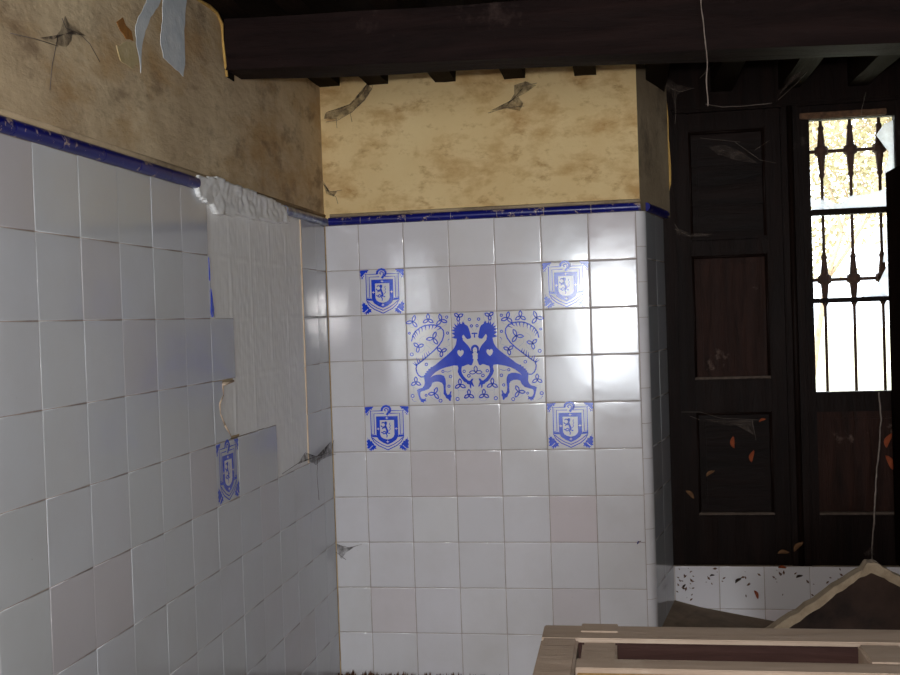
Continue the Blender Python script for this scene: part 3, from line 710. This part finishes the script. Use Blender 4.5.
# wall outside the window (thickness) : masonry jambs
mb = MB(); mb.box((.6, .62, 0), (wx(806), .72, CEIL+.3)); mb.box((XR-.02, .62, 0), (3.6, .72, CEIL+.3)); mb.box((wx(806), .62, 0), (XR-.02, .72, .80)); mb.box((wx(806), .62, 1.93), (XR-.02, .72, CEIL+.3))
struct(mb.build('wall_outer', M['room_wall']))

# iron grille outside
gr = thing('window_grille', 'rusty wrought iron grille with spindle knobs outside the window', 'window grille', None, (1.75, .6, .85))
GY = .60
gxs = [PY(u, 220, GY).x for u in (823, 852, 881)]; gxs.append(2*gxs[2]-gxs[1]); zk = [PY(850, v, GY).z for v in (150, 279)]
zt, zb = 1.93, .80
for i, gx_ in enumerate(gxs):
    pts = []; rad = []; z_ = zt
    while z_ > zb-.0001:
        w_ = 0
        for k_, zc in enumerate(zk):
            d_ = abs(z_-zc)
            w_ = max(w_, .0105*max(0, 1-d_/.10)**.9+(.009 if d_ < .016 else 0)+(.003 if abs(d_-.085) < .006 else 0))
        if abs(z_-zb-.04) < .012: w_ = .006
        pts.append((gx_, GY, z_)); rad.append(.0058+w_); z_ -= .006
    mb = MB(); mb.tube(pts, rad, 10); mb.build('vertical_bar', M['iron'], gr)
for zc in zk:
    mb = MB(); mb.tube([(gxs[0]-.09, GY, zc), (gxs[-1]+.08, GY, zc)], .0065, 8); mb.build('cross_bar', M['iron'], gr)
for ch in gr.children: ch.data.transform(Matrix.Translation(-Vector(gr.location)))

# open inner shutter at the far right
sh = thing('window_shutter', 'dark half-height wooden shutter standing open at right edge', 'shutter', None, (1.88, .18, .30))
mb = MB(); zt_ = PY(889, 172, REC-.01).z
xs_ = PY(889, 300, REC-.01).x
mb.box((xs_, -.06, .31), (xs_+.028, REC-.004, zt_), 0, .003); mb.build('shutter_board', M['shutter_wood'], sh)
for z_ in (.55, 1.35):
    mb = MB(); mb.tube([(xs_+.012, REC-.006, z_-.03), (xs_+.012, REC-.006, z_+.03)], .009, 8); mb.build('hinge', M['iron'], sh)
for ch in sh.children: ch.data.transform(Matrix.Translation(-Vector(sh.location)))

# ------------------------------------------------------------------ beams
def rough_box(lo, hi, axis, seed, amp=.006, div=40):
    """squared timber with slightly wandering arrises; lo/hi per end allowed"""
    mb = MB(); vs = []; fs = []; rr = random.Random(seed); prof = [(0, 0), (.5, 0), (1, 0), (1, .5), (1, 1), (.5, 1), (0, 1), (0, .5)]
    for i in range(div+1):
        t_ = i/div
        for k_, (p_, q_) in enumerate(prof):
            jx = amp*mn.noise(Vector((t_*9+seed, k_*3.3, 0))); jz = amp*mn.noise(Vector((t_*9+seed, k_*3.3, 8)))
            L0, H0 = lo(t_), hi(t_)
            if axis == 'X': vs.append((L0[0]+0*t_, L0[1]+(H0[1]-L0[1])*p_+jx, L0[2]+(H0[2]-L0[2])*q_+jz))
            else: vs.append((L0[0]+(H0[0]-L0[0])*p_+jx, L0[1], L0[2]+(H0[2]-L0[2])*q_+jz))
    for i in range(div):
        for k_ in range(8): fs.append((i*8+k_, i*8+(k_+1) % 8, (i+1)*8+(k_+1) % 8, (i+1)*8+k_))
    fs += [list(range(8))[::-1], [div*8+k_ for k_ in range(8)]]
    mb.add(vs, fs); return mb
_a, _b = PY(330, 77, -.74), PY(900, 54.5, -.74)
bz = lambda x: _a.z+(_b.z-_a.z)*(x-_a.x)/(_b.x-_a.x)
_c, _d = PY(235, 18, -.86), PY(500, 2, -.86)
btop = lambda x: min(1.975, _c.z+(_d.z-_c.z)*(x-_c.x)/(_d.x-_c.x))
BX0, BX1 = -.012, 3.2
def blo(t_): x = BX0+(BX1-BX0)*t_; return (x, -.86, bz(x))
def bhi(t_): x = BX0+(BX1-BX0)*t_; return (x, -.74, btop(x))
bm_ = reorigin(rough_box(blo, bhi, 'X', 2, .006, 60).build('ceiling_beam', M['beam']))
tag(bm_, 'thick blackened ceiling beam running across the room', 'beam')
# joists sit on the beam and run into the wall
jx = [-.02+.2225*k_ for k_ in range(0, 15)]
jx = [.035]+[.198+.224*k_ for k_ in range(13)]
order = ['first joist from the left wall, almost in the corner', 'second joist from the left wall', 'third joist from the left wall', 'fourth joist from the left wall', 'fifth joist from the left wall', 'joist at the niche corner, above plaster edge', 'first joist over the niche', 'second joist over the niche', 'third joist over niche, above the window', 'fourth joist over niche, above window top right']
for k_, x_ in enumerate(jx):
    zb_ = 1.958-.007*k_*.8
    if x_ > 1.05 and k_ > 9 and x_ > 2.3: break
    yend = .012 if x_ < 1.03 else FY+.004
    def jlo(t_, x_=x_, zb_=zb_, yend=yend): return (x_-.034, -1.6+(yend+1.6)*t_, zb_)
    def jhi(t_, x_=x_, zb_=zb_, yend=yend): return (x_+.034, -1.6+(yend+1.6)*t_, CEIL-.001)
    o = reorigin(rough_box(jlo, jhi, 'Y', 20+k_, .005, 16).build('ceiling_joist', M['joist']))
    tag(o, 'dark wooden '+order[min(k_, 9)], 'joist', 'joists above the main beam')

# ------------------------------------------------------------------ wooden frame (lower right)
FZ = .70
tb = thing('table_frame', 'dusty wooden table frame without its top, lower right', 'table frame', None, (1.2, -1.9, 0))
fx0, fx1 = PZ(537, 655, FZ).x, 1.55
yf0 = PZ(700, 627, FZ).y; yf1 = PZ(700, 640, FZ).y; yn0 = PZ(700, 659, FZ).y
mb = MB(); mb.box((fx0, yf1, FZ-.075), (fx1, yf0, FZ), 0, .0015); mb.build('far_rail', M['frame_dusty'], tb)
mb = MB(); mb.box((fx0+.05, yf1-.005, FZ-.08), (fx1, yf1-.0005, FZ-.006), 0, .001); tag(mb.build('rail_face', M['frame_inner'], tb), 'dark reddish inner face of the far rail')
mb = MB(); mb.box((fx0, -2.40, FZ-.07), (fx0+.055, yf1-.001, FZ+.001), 0, .004); mb.build('side_rail', M['frame_dusty'], tb)
mb = MB(); mb.box((fx0+.056, yn0-.04, FZ-.065), (fx1, yn0, FZ-.002), 0, .0012); mb.build('near_rail', M['frame_dusty'], tb)
mb = MB(); mb.box((fx0+.056, yn0-.075, FZ-.06), (fx1, yn0-.041, FZ-.008), 0, .003); tag(mb.build('batten', M['raw_wood'], tb), 'raw yellow wood batten at the near side')
for u0, u1, dz in ((581, 617, .004), (862, 905, .001)):
    mb = MB(); mb.box((PZ(u0, 650, FZ).x, yn0+.0005, FZ-.05), (PZ(u1, 650, FZ).x, yf1-.0055, FZ-dz), 0, .003); mb.build('cross_rail', M['frame_dusty'], tb)
mb = MB(); mb.box((PZ(582, 625, FZ).x, yf1+.03, FZ-.001), (PZ(618, 625, FZ).x, yf0+.004, FZ+.002), 0, .0008); tag(mb.build('wood_chip', M['frame_dusty'], tb), 'thin flake on the far rail')
for lx, ly in ((fx0+.03, yf0-.035), (fx1-.03, yf0-.035), (fx0+.03, -2.37), (fx1-.03, -2.37)):
    mb = MB(); mb.box((lx-.024, ly-.024, 0), (lx+.024, ly+.024, FZ-.071), 0, .003); mb.build('leg', M['frame_dusty'], tb)
mb = MB(); mb.box((fx0+.056, -2.40, FZ-.07), (fx1, -2.35, FZ-.001), 0, .004); mb.build('front_rail', M['frame_dusty'], tb); mb = MB(); mb.box((fx1-.05, -2.35, FZ-.07), (fx1, yn0-.076, FZ-.001), 0, .004); mb.build('side_rail', M['frame_dusty'], tb)
for ch in tb.children: ch.data.transform(Matrix.Translation(-Vector(tb.location)))

# ------------------------------------------------------------------ broken slab
sy = -.60
out = [(745, 648), (775, 627), (822, 596), (858, 572), (868, 564), (874, 562), (884, 568), (900, 577), (960, 606)]
inn = [(768, 652), (787, 630), (826, 603), (846, 588), (861, 577), (871, 573), (884, 578), (900, 587), (955, 617)]
O1 = [PY(u, v, sy) for u, v in out]; I1 = [PY(u, v, sy) for u, v in inn]
slab = thing('broken_slab', 'broken peaked slab with dusty pale rim, behind table frame', 'slab', None, (O1[5].x, sy, 0))
def jag(L, s_):
    R2 = []
    for i in range(len(L)-1):
        for q in range(6):
            p = L[i].lerp(L[i+1], q/6); R2.append(p+Vector((0, 0, s_*mn.noise(p*45))))
    return R2+[L[-1]]
Oj, Ij = jag(O1, .006), jag(I1, .006)
mb = MB(); n = len(Oj); dy = Vector((0, .04, 0)); v0 = Oj+Ij; vs = [Vector((p.x, sy+.003*mn.noise(p*40), p.z)) for p in v0]; vs2 = [v+dy for v in vs]
fs = [(i, i+1, n+i+1, n+i) for i in range(n-1)]; k_ = 2*n
fs += [tuple(j+k_ for j in f_) for f_ in fs] + [(i, i+1, k_+i+1, k_+i) for i in range(n-1)] + [(n+i, n+i+1, k_+n+i+1, k_+n+i) for i in range(n-1)] + [(0, n, k_+n, k_), (n-1, 2*n-1, k_+2*n-1, k_+n-1)]
mb.add(vs+vs2, fs); rim_ = mb.build('slab_rim', M['slab_edge'], slab); tag(rim_, 'pale dusty broken rim')
mb = MB(); pts = [Vector((p.x, sy+.022, p.z-.0005)) for p in Ij]; lowr = Vector((pts[-1].x, sy+.022, 0)); lowl = Vector((pts[0].x, sy+.022, 0))
mb.prism(pts+[lowr, lowl], Vector((0, .03, 0))); bd = mb.build('slab_face', M['slab_face'], slab); tag(bd, 'dark brown face')
for ch in slab.children: ch.data.transform(Matrix.Translation(-Vector(slab.location)))

# ------------------------------------------------------------------ debris on the floor in the corner
rr = random.Random(4); mb = MB()
for q in range(420):
    x = rr.random()**1.3*1.0; y = -.012-abs(rr.gauss(0, .02)); s_ = rr.uniform(.003, .010); h = rr.uniform(.2, 1)*s_*1.4+(.018 if x < .55 else .006)*rr.random()
    an = rr.random()*3.14; cx, sx = math.cos(an)*s_, math.sin(an)*s_
    mb.add([(x-cx, y-sx, .0), (x+sx*.6, y-cx*.6, 0), (x+cx, y+sx, 0), (x-sx*.6, y+cx*.6, 0), (x+s_*.2, y, h+.004)], [(3, 2, 1, 0), (0, 1, 4), (1, 2, 4), (2, 3, 4), (3, 0, 4)])
tag(mb.build('floor_debris', M['debris']), 'brown crumbs of rubble along the foot of back wall', 'debris', None, 'stuff')

# ------------------------------------------------------------------ threads and cobwebs
def thread(name, pts, r, label, cat='thread'):
    P = []
    for i in range(len(pts)-1):
        for q in range(8):
            p = pts[i].lerp(pts[i+1], q/8); P.append(p+Vector((mn.noise(p*30)*.002, 0, mn.noise(p*30+Vector((4, 4, 4)))*.001)))
    P.append(pts[-1]); rr = random.Random(len(P)); rad = [r*(1+.7*abs(mn.noise(p*70))) for p in P]
    mb = MB(); mb.tube(P, rad, 6); o = reorigin(mb.build(name, M['thread'])); return tag(o, label, cat)
ty = -1.02
thread('hanging_thread', [PY(u, v, ty) for u, v in ((700, -20), (701, 5), (704, 28), (707, 52), (707, 80), (708, 106))], .0012, 'grey dusty thread hanging down in front of the beam')
thread('cobweb_strand', [PY(u, v, .30) for u, v in ((706, 104), (722, 107), (745, 106), (772, 103))], .0010, 'thin cobweb strand stretched level across top of the window', 'cobweb')
thread('hanging_thread', [PY(u, v, .20) for u, v in ((879, 392), (881, 420), (879, 450), (876, 480), (874, 520), (872, 548))]+[PY(872, 566, .02)], .0021, 'pale string hanging from the window pane to the slab')
def web(strands, sheetpts, plane, label, fine=.0007):
    """cobweb: a ragged translucent sheet plus strands"""
    root = thing('cobweb', label, 'cobweb', 'cobwebs')
    root.location = plane(*sheetpts[0]); 
    P = []
    B = [plane(u, v) for u, v in sheetpts]; n = len(B); cen = sum(B, Vector())/n
    for i in range(n):
        for q in range(4):
            p = B[i].lerp(B[(i+1) % n], q/4); p = p.lerp(cen, .06+.10*abs(mn.noise(p*80))); P.append(p)
    mb = MB(); m_ = len(P); mid = [p.lerp(cen, .5)+Vector((.001, -.001, 0)) for p in P]
    mb.add(P+mid+[cen], [(i, (i+1) % m_, m_+(i+1) % m_, m_+i) for i in range(m_)]+[(m_+i, m_+(i+1) % m_, 2*m_) for i in range(m_)])
    mb.build('web_sheet', M['web'], root, fix=False)
    mb = MB()
    for st in strands: mb.tube([plane(u, v) for u, v in st], fine, 4)
    mb.build('web_strand', M['web_line'], root)
    for ch in root.children: ch.data.transform(Matrix.Translation(-Vector(root.location)))
    return root
pl = lambda u, v: PX(u, v, .012)
pb = lambda u, v: PY(u, v, -.012)
M['thread_dark'] = M['thread']
web([((10, 33), (36, 39), (58, 46)), ((62, 18), (66, 28), (80, 34), (90, 44), (100, 62)), ((58, 36), (52, 66), (50, 90))], [(65, 14), (60, 30), (52, 40), (38, 38), (55, 45), (66, 49), (72, 42), (74, 30), (88, 36), (76, 28), (69, 22)], pl, 'dark cobweb high on the left wall plaster')
web([((374, 77), (372, 88), (364, 100), (352, 112), (338, 120), (326, 122)), ((350, 112), (352, 122)), ((336, 118), (337, 128))], [(370, 80), (374, 88), (366, 100), (352, 113), (336, 121), (322, 120), (324, 113), (338, 110), (352, 104), (364, 92)], pb, 'grey cobweb drooping from the joists into the corner')
web([((523, 88), (514, 98), (508, 104)), ((488, 113), (505, 108), (524, 106)), ((537, 83), (522, 86))], [(514, 84), (526, 80), (538, 84), (527, 92), (518, 96), (524, 104), (520, 112), (506, 109), (488, 112), (508, 103), (514, 94)], pb, 'small grey cobweb under the beam on ochre plaster')
web([((326, 190), (336, 197), (338, 204)), ((322, 180), (330, 192), (342, 190))], [(322, 182), (328, 192), (338, 191), (334, 197), (326, 194)], pb, 'tiny cobweb in corner just above blue edging')
web([((334, 440), (330, 452), (318, 456), (300, 462), (282, 474)), ((318, 456), (317, 475), (319, 500)), ((350, 450), (332, 455))], [(304, 452), (312, 456), (324, 455), (332, 440), (333, 455), (322, 460), (316, 466), (306, 460), (296, 465)], lambda u, v: PX(u, v, .010), 'dirty cobweb in the corner under the mortar patch')
web([((338, 545), (350, 548), (362, 544)), ((336, 552), (346, 560))], [(336, 543), (346, 548), (358, 545), (346, 553), (341, 560), (337, 552)], pb, 'dark cobweb low in corner on back wall tiles')
web([((655, 70), (670, 88), (680, 92), (694, 88)), ((674, 88), (676, 110), (675, 124))], [(652, 62), (668, 78), (678, 84), (694, 88), (682, 92), (677, 96), (676, 118), (672, 96), (660, 84)], lambda u, v: PY(u, v, .22), 'grey cobweb hanging at the niche corner under beam')
web([((700, 78), (716, 62)), ((778, 100), (796, 84), (820, 58)), ((866, 92), (862, 108), (861, 120))], [(776, 98), (782, 90), (800, 76), (822, 56), (812, 60), (790, 78)], lambda u, v: PY(u, v, .10), 'dusty cobweb slanting between joists above the window')
web([((676, 412), (700, 412), (720, 418), (760, 420)), ((752, 420), (756, 440)), ((690, 416), (700, 420))], [(700, 418), (730, 420), (755, 419), (756, 436), (748, 424), (728, 426), (712, 422)], lambda u, v: PY(u, v, FY+.019), 'wispy cobweb across the lower left window panel')
web([((672, 228), (690, 236), (712, 234)), ((672, 220), (680, 232))], [(672, 226), (684, 234), (706, 233), (712, 236), (690, 238), (676, 234)], lambda u, v: PY(u, v, FY+.003), 'pale cobweb on left frame beside niche')
web([((700, 138), (740, 142)), ((735, 142), (760, 160), (776, 163)), ((755, 150), (770, 140))], [(706, 146), (724, 144), (744, 152), (760, 164), (740, 162), (716, 154)], lambda u, v: PY(u, v, FY+.019), 'faint cobweb over the upper left window panel')

# dried leaves caught in the webs
def leafy(u, v, s_, an, mat, label, y=None, twig=False):
    c0 = PY(u, v, y if y is not None else (FY+.036 if 704 < u < 778 and v < 510 or u > 815 else FY-.004 if 778 < u < 812 else FY+.022)); mb = MB(); n = 9; vs = []; 
    for i in range(n):
        t_ = i/(n-1); w_ = s_*.32*math.sin(math.pi*t_)**.7*(1+.4*mn.noise(Vector((u, v, i))))
        for sd in (-1, 0, 1):
            lx, lz = (t_-.5)*s_*1.8, sd*w_+(.15*s_*math.sin(t_*4))
            vs.append(Vector((lx*math.cos(an)-lz*math.sin(an), -.006-.25*w_*abs(sd)+.003*math.sin(t_*5), lx*math.sin(an)+lz*math.cos(an))))
    fs = []
    for i in range(n-1):
        for q in range(2): fs.append((i*3+q, i*3+q+1, i*3+q+4, i*3+q+3))
    mb.add(vs, fs, 0, True)
    o = mb.build('dried_leaf', mat, None, fix=False); md = o.modifiers.new('t', 'SOLIDIFY'); md.thickness = .0012
    o.location = c0; tag(o, label, 'leaf', 'dried leaves caught in cobwebs'); return o
leafy(733, 442, .024, 1.7, M['leaf_dry'], 'orange dried leaf on the lower left window panel')
leafy(752, 456, .024, 1.45, M['leaf_dry'], 'thin rust red curled leaf right of the orange leaf')
leafy(710, 473, .020, .7, M['leaf_tan'], 'small pale tan leaf caught on left of lower panel')
leafy(690, 494, .022, -.7, M['leaf_tan'], 'tan dried leaf low on the left window frame')
leafy(783, 552, .022, .2, M['leaf_tan'], 'brown leaf scrap at the window foot, left of pair')
leafy(798, 546, .026, .9, M['leaf_tan'], 'brown leaf scrap at the window foot, right of pair')
leafy(762, 420, .014, .5, M['leaf_dry'], 'tiny rusty leaf scrap at the post, above the panels')
leafy(888, 440, .030, 1.3, M['leaf_dry'], 'rust brown leaf beside the hanging string, upper')
leafy(889, 462, .030, -1.1, M['leaf_dry'], 'rust brown leaf beside the hanging string, lower')
leafy(756, 594, .018, -1.1, M['leaf_dry'], 'dark red leaf scrap stuck on the niche tiles', REC+.004)
leafy(738, 580, .016, .8, M['slab_face'], 'blackish leaf scrap stuck on the niche tiles', REC+.004)
leafy(782, 567, .016, .1, M['leaf_dry'], 'red leaf scrap hanging from window sill edge', REC+.004)
leafy(684, 586, .012, 1.2, M['slab_face'], 'small black scrap on niche tiles near the corner', REC+.004)
leafy(799, 576, .014, .5, M['slab_face'], 'small black scrap on tiles beneath the brown leaves', REC+.004)
leafy(712, 575, .010, .4, M['slab_face'], 'tiny dark scrap on niche tiles right of corner scrap', REC+.004)
leafy(639, 542, .010, .8, M['edging'], 'dark blue chip on back wall at the right edge', .004)

# ------------------------------------------------------------------ outside
mb = MB(); mb.box((-30, .9, -.3), (40, 60, -.2)); struct(mb.build('ground', M['ground_out']))
def tree(x, y, h, seed, label, n=1500, zlo=.6, lr=1.1):
    root = thing('tree', label, 'tree', 'trees outside the window', (x, y, -.2)); rr = random.Random(seed)
    mb = MB(); tips = []
    def br(p, d, ln, r, lv):
        q = p; P = [p]
        for i in range(4):
            d = (d+Vector((rr.gauss(0, .16), rr.gauss(0, .16), rr.gauss(0, .08)))).normalized(); q = q+d*ln/4; P.append(q)
        mb.tube(P, [r*(1-.12*i) for i in range(5)], 5)
        if lv < 4:
            for k_ in range(3):
                st = P[rr.choice((2, 3, 4))]; br(st, (d+Vector((rr.gauss(0, .6), rr.gauss(0, .6), rr.gauss(.05, .4)))).normalized(), ln*.68, r*.55, lv+1)
        tips.extend(P[2:])
    br(Vector((0, 0, 0)), Vector((rr.gauss(0, .1), 0, 1)), h*.42, .045, 0)
    mb.build('trunk', M['bark'], root, fix=False)
    mb = MB()
    for i in range(n):
        p = rr.choice(tips)+Vector((rr.gauss(0, .16), rr.gauss(0, .16), rr.gauss(0, .16)))
        if p.z < zlo: continue
        a_ = Vector((rr.gauss(0, 1), rr.gauss(0, 1), rr.gauss(0, 1))).normalized(); b_ = a_.orthogonal().normalized(); s_ = rr.uniform(.018, .04)*lr
        mb.add([p-a_*s_, p+b_*s_*.5, p+a_*s_, p-b_*s_*.5], [(0, 1, 2, 3)])
    o = mb.build('foliage', M['leaves'], root, fix=False); o['kind'] = 'stuff'
tree(3.9, 5.6, 3.9, 1, 'slender pale leaved tree outside, at right side of the window', 4000, 1.2, 1.1)
tree(1.6, 6.6, 4.4, 2, 'pale leaved tree outside, behind left bars of the window', 5000, 1.5, 1.2)
tree(3.0, 9.5, 5.4, 3, 'yellowish tree outside, farthest behind the window grille', 9000, 1.7, 1.5)
tree(5.6, 10.0, 5.6, 4, 'pale tree outside, farther to the right past the window', 5000, 1.7, 1.4)

# ------------------------------------------------------------------ light
wd = bpy.data.worlds.new('world'); SC.world = wd; wd.use_nodes = True; nt = wd.node_tree; nt.nodes.clear()
bg = nt.nodes.new('ShaderNodeBackground'); ow = nt.nodes.new('ShaderNodeOutputWorld'); nt.links.new(bg.outputs[0], ow.inputs[0])
bg.inputs[0].default_value = (.86, .93, 1, 1); bg.inputs[1].default_value = 3.0
def light(ty, name, loc, energy, col, rot=(0, 0, 0), **kw):
    l = bpy.data.lights.new(name, ty); l.energy = energy; l.color = col
    for k_, v in kw.items(): setattr(l, k_, v)
    o = bpy.data.objects.new(name, l); COL.objects.link(o); o.location = loc; o.rotation_euler = rot; return o
light('SUN', 'sun', (0, 0, 10), 3.4, (1, .94, .82), (math.radians(50), 0, math.radians(-25)), angle=.01)
light('AREA', 'doorway_daylight', (.88, -6.95, 1.10), 42, (.88, .94, 1), (math.radians(90), 0, 0), shape='RECTANGLE', size=.75, size_y=1.25)
light('AREA', 'camera_flash', tuple(CAM+Vector((-.03, -.02, .06))), 12, (1, .97, .95), (math.radians(90), 0, .05), shape='DISK', size=.05)
vs_ = SC.view_settings; vs_.view_transform = 'Standard'; vs_.look = 'None'; vs_.gamma = 1; vs_.use_curve_mapping = False; vs_.exposure = 0.82
SC.cycles.use_denoising = True
SC.cycles.max_bounces = 6
SC.cycles.transparent_max_bounces = 12
